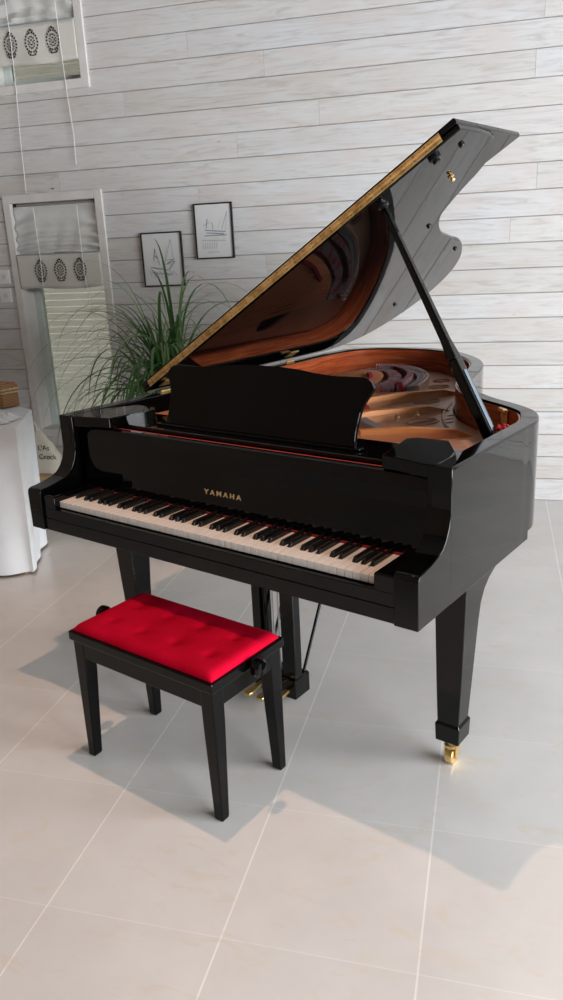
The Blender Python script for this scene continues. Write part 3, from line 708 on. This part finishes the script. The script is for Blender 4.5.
# piano hinge along the front edges
bm = new()
for h0, h1 in ((.006, .0170), (.0190, .030)):
    loft(bm, [[lid_pt(u, y, h) for u, y, h in ((XO+.045, LY-.0045, h0), (UE-.055, LY-.0045, h0), (UE-.055, LY-.0045, h1), (XO+.045, LY-.0045, h1))],
              [lid_pt(u, y, h) for u, y, h in ((XO+.045, LY-.0012, h0), (UE-.055, LY-.0012, h0), (UE-.055, LY-.0012, h1), (XO+.045, LY-.0012, h1))]])
tube(bm, [lid_pt(XO+.045, LY-.005, .018), lid_pt(UE-.055, LY-.005, .018)], .0028, 6)
hg = link('flap_hinge', bm, 'hinge', lid); hg['label'] = 'long brass strip hinge'
bm = new()
for i in range(34):
    u = XO+.07+i*(1.34/33)
    for h in (.0115, .0245):
        c = Vector(lid_pt(u, LY-.0046, h)); lathe(bm, [(.0024, .001), (.0022, -.0008), (.0005, -.001)], c.x, c.y, c.z, 6, 'y')
tag(link('hinge_screws', bm, 'bone', hg), 'small screws of the strip hinge')
def on_lid(name, u, y, prof, m, parent=lid, n=16):
    bm = new(); rings = []
    for r, h in prof: rings.append([lid_pt(u+r*math.cos(2*PI*k/n), y+r*math.sin(2*PI*k/n), -h) for k in range(n)])
    loft(bm, rings); return link(name, bm, m, parent, smooth=True)
on_lid('lid_latch', 1.276, .592, [(.018, -.001), (.018, .008), (.011, .010), (.011, .017), (.008, .020)], 'dark')['label'] = 'black round latch'
on_lid('lid_knob', 1.208, .821, [(.010, -.001), (.010, .003), (.004, .005), (.004, .010), (.008, .013), (.006, .017)], 'brass')['label'] = 'brass knob'
for u, y in ((.950, 1.117), (.785, 1.637), (.313, 1.85), (1.335, .655)):
    on_lid('rubber_buffer', u, y, [(.009, -.001), (.008, .006), (.006, .008)], 'dark')
on_lid('prop_socket', 1.062, .626, [(.019, -.001), (.018, .005), (.012, .007), (.011, .013), (.006, .016)], 'dark')
# lid hinges on the spine
for y in (.62, 1.44):
    bm = new(); z0 = ZR
    box(bm, XO+.043, XO+.052, y-.03, y+.03, ZR-.035, ZR+.002)
    loft(bm, [[lid_pt(XO+.048, y-.03, -.0005), lid_pt(XO+.048, y+.03, -.0005), lid_pt(XO+.095, y+.03, -.0005), lid_pt(XO+.095, y-.03, -.0005)], [lid_pt(XO+.048, y-.03, -.003), lid_pt(XO+.048, y+.03, -.003), lid_pt(XO+.095, y+.03, -.003), lid_pt(XO+.095, y-.03, -.003)]])
    tube(bm, [(XO+.050, y-.03, ZR+.008), (XO+.050, y+.03, ZR+.008)], .006, 10); link('lid_hinge', bm, 'brass', piano)
# prop
A = Vector((1.288, .590, .905)); B = Vector(lid_pt(1.062, .626, -.012)); 
bm = new(); d = (B-A); side = Vector((0, 1, 0)); side = (side-d.normalized()*side.dot(d.normalized())).normalized(); thn = d.normalized().cross(side)
def bar(bm, P0, P1, wa, wb, ta, tb):
    loft(bm, [[P0+side*wa/2*a+thn*ta/2*b_ for a, b_ in ((1, 1), (-1, 1), (-1, -1), (1, -1))], [P1+side*wb/2*a+thn*tb/2*b_ for a, b_ in ((1, 1), (-1, 1), (-1, -1), (1, -1))]])
bar(bm, A+d*.30, B, .028, .021, .026, .017); pr = link('lid_prop', bm, 'black', piano, bevel=.004, seg=3)
bm = new(); bar(bm, A, A+d*.38, .046, .044, .032, .030); bar(bm, A+d*.38, A+d*.47, .044, .026, .030, .024); link('prop_sleeve', bm, 'black', pr, bevel=.006, seg=3)
bm = new(); e = side*0-thn*.0
bar2 = [A+d*.06, A+d*.33]
o_ = side*(-.010)
for q in (-1, 1):
    oo = thn*.0162*q
    loft(bm, [[bar2[0]+oo+side*x+thn*.0012*q*h for x, h in ((-.009, -1), (.009, -1), (.009, 1), (-.009, 1))], [bar2[1]+oo+side*x+thn*.0012*q*h for x, h in ((-.009, -1), (.009, -1), (.009, 1), (-.009, 1))]])
link('prop_inlay', bm, 'chrome', pr)
bm = new(); tube(bm, [Vector(A)+d*.60+side*.011, Vector(A)+d*.60+side*.018], .006, 10); link('prop_stud', bm, 'dark', pr)
# brass lock and felt at the foot of the prop
bm = new(); box(bm, -.016, .016, -.006, 0, .925, .976); tube(bm, [(0, -.006, .958), (0, -.014, .958)], .007, 12); tube(bm, [(0, -.006, .927), (0, -.010, .927)], .005, 12); box(bm, -.024, .010, -.016, -.002, .970, .979)
bm.transform(Matrix.Translation((1.196, .868, 0)) @ Matrix.Rotation(math.radians(-38), 4, 'Z'))
link('lid_lock', bm, 'brass', piano, bevel=.0015)
bm = new(); box(bm, 1.245, 1.308, .555, .64, .884, .905); link('prop_block', bm, 'plate', piano)
bm = new(); 
for q in range(10):
    a = 2*PI*q/10; lathe(bm, [(.003, -.005), (.006, 0), (.003, .005)], 1.286+.012*math.cos(a), .618+.020*math.sin(a), .974+.006*(q % 2), 8)
link('prop_felt', bm, 'felt_red', piano, smooth=True)

# ---- legs
def leg_mesh(mx=None):
    lv = [(.623, 1.236, 1.332, .292, .555), (.612, 1.236, 1.332, .292, .53), (.598, 1.2365, 1.332, .292, .495), (.580, 1.237, 1.331, .293, .455), (.555, 1.2375, 1.330, .294, .425), (.52, 1.238, 1.329, .295, .405), (.46, 1.239, 1.327, .297, .395), (.30, 1.242, 1.320, .302, .385), (.150, 1.2455, 1.312, .307, .378)]
    bm = new(); X = (lambda x: x) if mx is None else (lambda x: 2*mx-x)
    loft(bm, [[(X(a), c, z), (X(b_), c, z), (X(b_), d_, z), (X(a), d_, z)] for z, a, b_, c, d_ in lv])
    loft(bm, [[(X(a), c, z), (X(b_), c, z), (X(b_), d_, z), (X(a), d_, z)] for z, a, b_, c, d_ in ((.156, 1.2455, 1.312, .307, .378), (.146, 1.240, 1.3170, .302, .384), (.090, 1.242, 1.315, .304, .382))])
    return bm
def caster(parent, x, y):
    bm = new(); lathe(bm, [(.013, .091), (.013, .072), (.020, .068), (.020, .060)], x, y, 0, 16)
    for s in (-1, 1): box(bm, x+s*.017-.002, x+s*.017+.002, y-.008, y+.018, .026, .064)
    box(bm, x-.019, x+.019, y-.010, y+.012, .060, .066)
    c = link('caster', bm, 'brass', parent, smooth=False)
    bm = new(); lathe(bm, [(.022, -.013), (.028, -.010), (.028, .010), (.022, .013)], x, y+.006, .028, 24, 'x'); link('wheel', bm, 'brass', c, smooth=True)
for mx in (None, MID):
    lg = link('leg', leg_mesh(mx), 'black', piano, bevel=.003); X = 1.278 if mx is None else 2*MID-1.278
    caster(lg, X, .338)
bm = new(); cx_, cy_ = .40, 1.72
loft(bm, [rect(cx_-.10, cx_+.10, cy_-.05, cy_+.05, .80), rect(cx_-.10, cx_+.10, cy_-.05, cy_+.05, .65), rect(cx_-.05, cx_+.05, cy_-.045, cy_+.045, .58), rect(cx_-.036, cx_+.036, cy_-.036, cy_+.036, .15)])
box(bm, cx_-.042, cx_+.042, cy_-.042, cy_+.042, .08, .15); lg = link('leg', bm, 'black', piano, bevel=.003); caster(lg, cx_, cy_)
# ---- pedal lyre
bm = new()
ly = link('pedal_lyre', box(new(), MID-.10, MID+.10, .335, .44, .585, .622), 'black', piano, bevel=.003)
for s in (-1, 1):
    bm = new(); x = MID+s*.0605; box(bm, x-.028, x+.028, .345, .385, .09, .588); link('lyre_post', bm, 'black', ly, bevel=.004)
bm = new(); loft(bm, [rect(MID-.090, MID+.090, .338, .424, .018), rect(MID-.090, MID+.090, .338, .424, .088), rect(MID-.086, MID+.086, .342, .42, .095)]); link('pedal_box', bm, 'black', ly, bevel=.003)
for s in (-1, 0, 1):
    bm = new(); x = MID+s*.055; pts = [(-.010, .34), (-.011, .30), (-.015, .27), (-.017, .262), (-.013, .250), (0, .246), (.013, .250), (.017, .262), (.015, .27), (.011, .30), (.010, .34)]
    loft(bm, [[(x+a, b_, .040+(.34-b_)*-.05) for a, b_ in pts], [(x+a, b_, .050+(.34-b_)*-.05) for a, b_ in pts]]); link('pedal', bm, 'brass', ly, bevel=.002)
for s in (-1, 1):
    bm = new(); tube(bm, [(MID+s*.075, .41, .09), (MID+s*.085, .68, .64)], .006, 8); link('lyre_brace', bm, 'satin', ly)
bm = new()
for s in (-.018, .004, .022): tube(bm, [(MID+s, .375, .09), (MID+s, .375, .59)], .003, 6)
link('pedal_rods', bm, 'steel', ly)

# ------------------------------------------------------------------ piano bench
bench = thing('piano_bench', 'black piano bench with red tufted velvet seat in front of the keyboard', 'bench', pw(.592, -.0975), PHI)
BW, BD, BH = .578, .312, .45
hx, hy = BW/2, BD/2
bm = new(); box(bm, -hx, hx, -hy, hy, .408, .438); link('seat_frame', bm, 'satin', bench, bevel=.004)
bm = new()
for a in ((-hx+.045, hx-.045, -hy+.010, -hy+.028), (-hx+.045, hx-.045, hy-.028, hy-.010)): box(bm, *a, .352, .408)
for a in ((-hx+.010, -hx+.028, -hy+.03, hy-.03), (hx-.028, hx-.010, -hy+.03, hy-.03)): box(bm, *a, .352, .408)
link('apron', bm, 'satin', bench, bevel=.003)
for sx in (-1, 1):
    for sy in (-1, 1):
        bm = new(); rs = []
        for z, w_ in ((.408, .046), (.30, .044), (.008, .031), (0, .027)):
            ox = sx*(hx-.008); oy = sy*(hy-.008); q = (.31-min(z, .31))*.012
            ox2, oy2 = ox+sx*q*.0, oy+sy*q*.0
            x0, x1 = sorted((ox2, ox2-sx*w_)); y0, y1 = sorted((oy2, oy2-sy*w_)); rs.append(rect(x0, x1, y0, y1, z))
        loft(bm, rs); link('leg', bm, 'satin', bench, bevel=.004)
# tufted cushion
bm = new(); nx, ny = 72, 40; btn = [(-.195+.13*i, s) for i in range(4) for s in (-.055, .055)]
grid = []
for j in range(ny+1):
    row = []
    for i in range(nx+1):
        x = (i/nx*2-1); y = (j/ny*2-1); X = x*(hx-.010); Y = y*(hy-.010)
        e = min(1, (1-abs(x))*hx/.03); f = min(1, (1-abs(y))*hy/.03)
        prof = math.sqrt(max(0, 1-(1-e)**2))*math.sqrt(max(0, 1-(1-f)**2))
        z = .436+.004+.018*prof
        for bx_, by_ in btn:
            r2 = (X-bx_)**2+(Y-by_)**2; z -= .0085*math.exp(-r2/.00022)*prof + .004*math.exp(-r2/.0013)*prof
        row.append(bm.verts.new((X, Y, z)))
    grid.append(row)
for j in range(ny):
    for i in range(nx): bm.faces.new((grid[j][i], grid[j][i+1], grid[j+1][i+1], grid[j+1][i]))
ed = [grid[0][i] for i in range(nx+1)]+[grid[j][nx] for j in range(1, ny+1)]+[grid[ny][i] for i in range(nx-1, -1, -1)]+[grid[j][0] for j in range(ny-1, 0, -1)]
low = [bm.verts.new((v.co.x, v.co.y, .434)) for v in ed]
for i in range(len(ed)): j = (i+1) % len(ed); bm.faces.new((ed[i], low[i], low[j], ed[j]))
bm.faces.new(low)
cu = link('cushion', bm, 'velvet', bench, smooth=True); cu['label'] = 'red tufted velvet cushion'
for bx_, by_ in btn:
    bm = new(); lathe(bm, [(.006, 0), (.006, .002), (.003, .004)], bx_, by_, .4445, 10); link('button', bm, 'velvet', cu, smooth=True)
for sx in (-1, 1):
    bm = new(); h = lambda v: sx*v
    lathe(bm, [(.007, h(hx-.012)), (.007, h(hx+.012)), (.018, h(hx+.013)), (.026, h(hx+.018)), (.026, h(hx+.034)), (.020, h(hx+.040)), (.004, h(hx+.041))], 0, .005, .420, 20, 'x'); link('knob', bm, 'black', bench, smooth=True)

# ------------------------------------------------------------------ table with cloth, basket, bag
TA = math.radians(-22.8)
tab = Vector((-2.14, 3.15, 0)); ex = Vector((math.cos(TA+PI), math.sin(TA+PI)*-1, 0)); 
ex = Vector((-.92, -.0, 0)); 
ux = Vector((-math.cos(math.radians(23)), math.sin(math.radians(23)), 0)); uy = Vector((math.sin(math.radians(23)), math.cos(math.radians(23)), 0))*1.0
ux = Vector((-.921, .389, 0)); uy = Vector((-.389, -.921, 0))     # along the back edge to the left; from the back edge to the front
K0 = Vector((-2.335, 3.600, 0))                                   # back right corner
tbl = thing('side_table', 'small table hidden under a white cloth at the left edge', 'table', K0, 0)
def TP(a, b_, z): p = ux*a+uy*b_; return (p.x, p.y, z)
TD, TL = .47, 1.15
TPOLY = [Vector((0, 0)), Vector((.183, -.433)), Vector((-.62, -.78)), Vector((-1.25, -.25)), Vector((-.9, .62))]
TC = sum(TPOLY, Vector((0, 0)))/5
def shr(p, d): return p+(TC-p).normalized()*d
bm = new(); loft(bm, [[(*shr(p, .012), z) for p in TPOLY] for z in (.715, .745)]); link('tabletop', bm, 'pine', tbl)
for p in TPOLY:
    q = shr(p, .10); bm = new(); box(bm, q.x-.02, q.x+.02, q.y-.02, q.y+.02, 0, .715); link('leg', bm, 'pine', tbl)
per = []
for k in range(5):
    a, b_ = TPOLY[k], TPOLY[(k+1) % 5]; m_ = int((b_-a).length/.02)
    for i in range(m_): per.append(a+(b_-a)*i/m_)
n = len(per); bm = new(); rings = []
nrm = []
for i in range(n):
    v = Vector((0, 0))
    for k in range(-2, 3):
        a, b_ = per[(i+k-1) % n], per[(i+k+1) % n]; t = (b_-a).normalized(); v += Vector((t.y, -t.x))
    v.normalize()
    if v.dot(per[i]-TC) < 0: v = -v
    nrm.append(v)
for li, dz in enumerate([0, .004, .012, .04, .10, .2, .3, .4, .5, .6, .68, .740]):
    ring = []; t = dz/.735
    for i, p in enumerate(per):
        s_ = i/n*2*PI; fold = .030*t*math.sin(s_*23)+.022*t*math.sin(s_*13+1.3)
        q = p+nrm[i]*(-.006 if li == 0 else .003+.004*(li > 1)-.026*t+fold*.26)
        ring.append(bm.verts.new((q.x, q.y, .754-dz)))
    rings.append(ring)
for A_, B_ in zip(rings, rings[1:]):
    for i in range(n): j = (i+1) % n; bm.faces.new((A_[i], A_[j], B_[j], B_[i]))
bm.faces.new(rings[0])
cl_ = link('tablecloth', bm, 'cloth', None, smooth=True); cl_.location = K0
tag(cl_, 'white cloth hanging to the floor over the table at the left edge', 'tablecloth')
# crumpled white cloth on the table
bm = new(); rnd = random.Random(5); g_ = []
for j in range(17):
    row = []
    for i in range(25):
        a = -.26+.36*i/24; b_ = -.38+.17*j/16; ed_ = min(i, 24-i, j, 16-j)/4
        z = .760+min(1, ed_)*(.020+.024*math.sin(i*.9+j*.7)*math.sin(j*.8-i*.35)+.010*math.sin(i*2.1-j*1.3))
        row.append(bm.verts.new((a+.012*math.sin(j*1.1), b_+.012*math.sin(i*.8), max(z, .7585))))
    g_.append(row)
for j in range(16):
    for i in range(24): bm.faces.new((g_[j][i], g_[j][i+1], g_[j+1][i+1], g_[j+1][i]))
nk = link('folded_cloth', bm, 'cloth', None, smooth=True); nk.location = K0; md = nk.modifiers.new('s', 'SOLIDIFY'); md.thickness = .002; md = nk.modifiers.new('sub', 'SUBSURF'); md.levels = md.render_levels = 1
tag(nk, 'crumpled white napkin lying on the covered table', 'cloth')
# wicker box
kb = Vector((-2.475, 3.575, 0))
bs = thing('wicker_box', 'brown wicker box with pale rim on the white covered table', 'box', (kb.x, kb.y, .757))
def TB(a, b_, z): p = Vector((-.921, .389, 0))*a+Vector((.389, .921, 0))*b_; return (p.x, p.y, z)
def bxr(bm, a0, a1, b0, b1, z0, z1): loft(bm, [[TB(a0, b0, z), TB(a1, b0, z), TB(a1, b1, z), TB(a0, b1, z)] for z in (z0, z1)])
bm = new(); bxr(bm, 0, .30, 0, .10, .001, .075); link('body', bm, 'wicker', bs, bevel=.006)
bm = new(); bxr(bm, -.004, .304, -.004, .104, .075, .086); bxr(bm, -.004, .304, -.004, .104, .090, .102); link('rim_band', bm, 'wicker_light', bs, bevel=.004)
bm = new(); loft(bm, [[TB(-.002+e, -.002+e, z), TB(.302-e, -.002+e, z), TB(.302-e, .102-e, z), TB(-.002+e, .102-e, z)] for e, z in ((0, .098), (0, .116), (.010, .128))]); link('box_lid', bm, 'wicker', bs, bevel=.005)
# stool and tote bag
st = thing('wooden_stool', 'small pale wooden stool under the tote bag by the wall', 'stool', (-2.74, 4.30, 0))
bm = new(); box(bm, -.17, .17, -.12, .12, .17, .205); link('seat', bm, 'pine', st, bevel=.005)
for sx in (-1, 1):
    for sy in (-1, 1):
        bm = new(); box(bm, sx*.135-.018, sx*.135+.018, sy*.09-.018, sy*.09+.018, 0, .17); link('leg', bm, 'pine', st, bevel=.003)
bag = thing('tote_bag', 'cream canvas tote bag with dark lettering standing behind the table', 'bag', (-2.62, 4.28, .207), 0)
bm = new(); rs = []
for z, w0, w1, d_ in ((0, -.285, .022, .055), (.02, -.29, .024, .06), (.10, -.28, .006, .055), (.18, -.26, -.036, .038), (.25, -.22, -.090, .020), (.285, -.20, -.125, .008)):
    ring = []
    for k in range(24):
        a = 2*PI*k/24; c, s = math.cos(a), math.sin(a); c = math.copysign(abs(c)**.55, c); s = math.copysign(abs(s)**.75, s)
        ring.append(((w0+w1)/2+(w1-w0)/2*c+.003*math.sin(z*60+k), d_*s+.004*math.sin(k*2.1+z*30), z))
    rs.append(ring)
loft(bm, rs); link('bag_body', bm, 'canvas', bag, smooth=True)
bm = new(); tube(bm, [(-.18, -.01, .27), (-.175, -.012, .32), (-.15, -.014, .335), (-.125, -.012, .30), (-.125, -.01, .26)], .008, 8); link('handle', bm, 'canvas', bag, smooth=True)
for s, z, sz in (("L'As", .155, .047), ('Crock', .098, .047)):
    me = text_mesh(s, sz, .0008, 1.0, .0); me.materials.append(M['dark']); o = bpy.data.objects.new('lettering', me); C.objects.link(o); o.parent = bag
    o.location = (-.062 if s[0] == 'L' else -.042, -.064, z); o.rotation_euler = (PI/2, 0, 0); o['label'] = 'dark printed words'

# ------------------------------------------------------------------ potted plant
pl = thing('potted_plant', 'ponytail palm with long thin arching leaves behind the piano', 'plant', (-1.80, 4.18, 0))
bm = new(); lathe(bm, [(.13, .001), (.155, .10), (.175, .26), (.185, .265), (.185, .30), (.165, .30), (.160, .27)], n=28); link('pot', bm, 'terracotta', pl, smooth=True)
bm = new(); lathe(bm, [(.158, .262), (.158, .272), (.02, .278)], n=24); link('soil', bm, 'soil', pl)
bm = new(); tube(bm, [(0, 0, .27), (.0, 0, .34), (.015, 0, .45), (0, .01, .60), (-.02, 0, .78)], [.085, .075, .045, .03, .024], 12); tube(bm, [(.01, 0, .48), (.07, -.02, .62), (.09, -.03, .80)], [.035, .026, .02], 10); link('trunk', bm, 'bark', pl, smooth=True)
def crown(cx, cy, cz, n, seed, r0, r1, droop, up):
    bm = new(); rnd = random.Random(seed)
    for i in range(n):
        a = 2*PI*i/n*5.13+rnd.uniform(-.3, .3); e = rnd.uniform(*up); Ln = rnd.uniform(r0, r1); w_ = rnd.uniform(.0055, .0105)
        if math.sin(a) > .2: Ln *= .62
        p = Vector((cx, cy, cz+rnd.uniform(-.05, .05))); d = Vector((math.cos(a)*math.cos(e), math.sin(a)*math.cos(e), math.sin(e))); m_ = 15; dr = rnd.uniform(*droop)
        sd = Vector((-math.sin(a), math.cos(a), 0)); prev = None
        for k in range(m_+1):
            t = k/m_; ww = w_*(1-t**2.5)*(.6+.4*min(1, t*6))+.0004
            nrm = sd.cross(d).normalized()
            cur = [bm.verts.new(p-sd*ww+nrm*ww*.35), bm.verts.new(p), bm.verts.new(p+sd*ww+nrm*ww*.35)]
            if prev:
                for q in range(2): bm.faces.new((prev[q], prev[q+1], cur[q+1], cur[q]))
            prev = cur; p = p+d*Ln/m_
            p.y = min(p.y, .44)
            d = (d+Vector((0, 0, -dr*(.35+1.2*t)/m_*4))).normalized()
    return link('leaves', bm, 'leaf', pl, smooth=True)
crown(-.02, 0, .76, 110, 1, .62, 1.05, (.75, 1.35), (.45, 1.45))
crown(.09, -.03, .80, 75, 2, .55, .95, (.55, 1.15), (.6, 1.5))
crown(-.12, -.05, .72, 60, 3, .5, .85, (.8, 1.5), (.3, 1.35))

# ------------------------------------------------------------------ hanging lamp (its light is set at the top)
lp = thing('pendant_lamp', 'pendant lamp hanging from the ceiling above the keyboard', 'lamp', (LP.x, LP.y, CEIL))
dz = LP.z-CEIL
bm = new(); tube(bm, [(0, 0, 0), (0, 0, dz+.12)], .004, 6); link('cord', bm, 'dark', lp)
bm = new(); lathe(bm, [(.05, 0), (.05, -.02), (.01, -.03)], n=20); link('ceiling_rose', bm, 'plastic', lp)
bm = new(); rs = [(.02, dz+.12), (.03, dz+.11), (.16, dz+.045), (.158, dz+.043), (.028, dz+.105), (.018, dz+.112)]
lathe(bm, rs, n=28); link('lamp_shade', bm, 'plastic', lp, smooth=True)
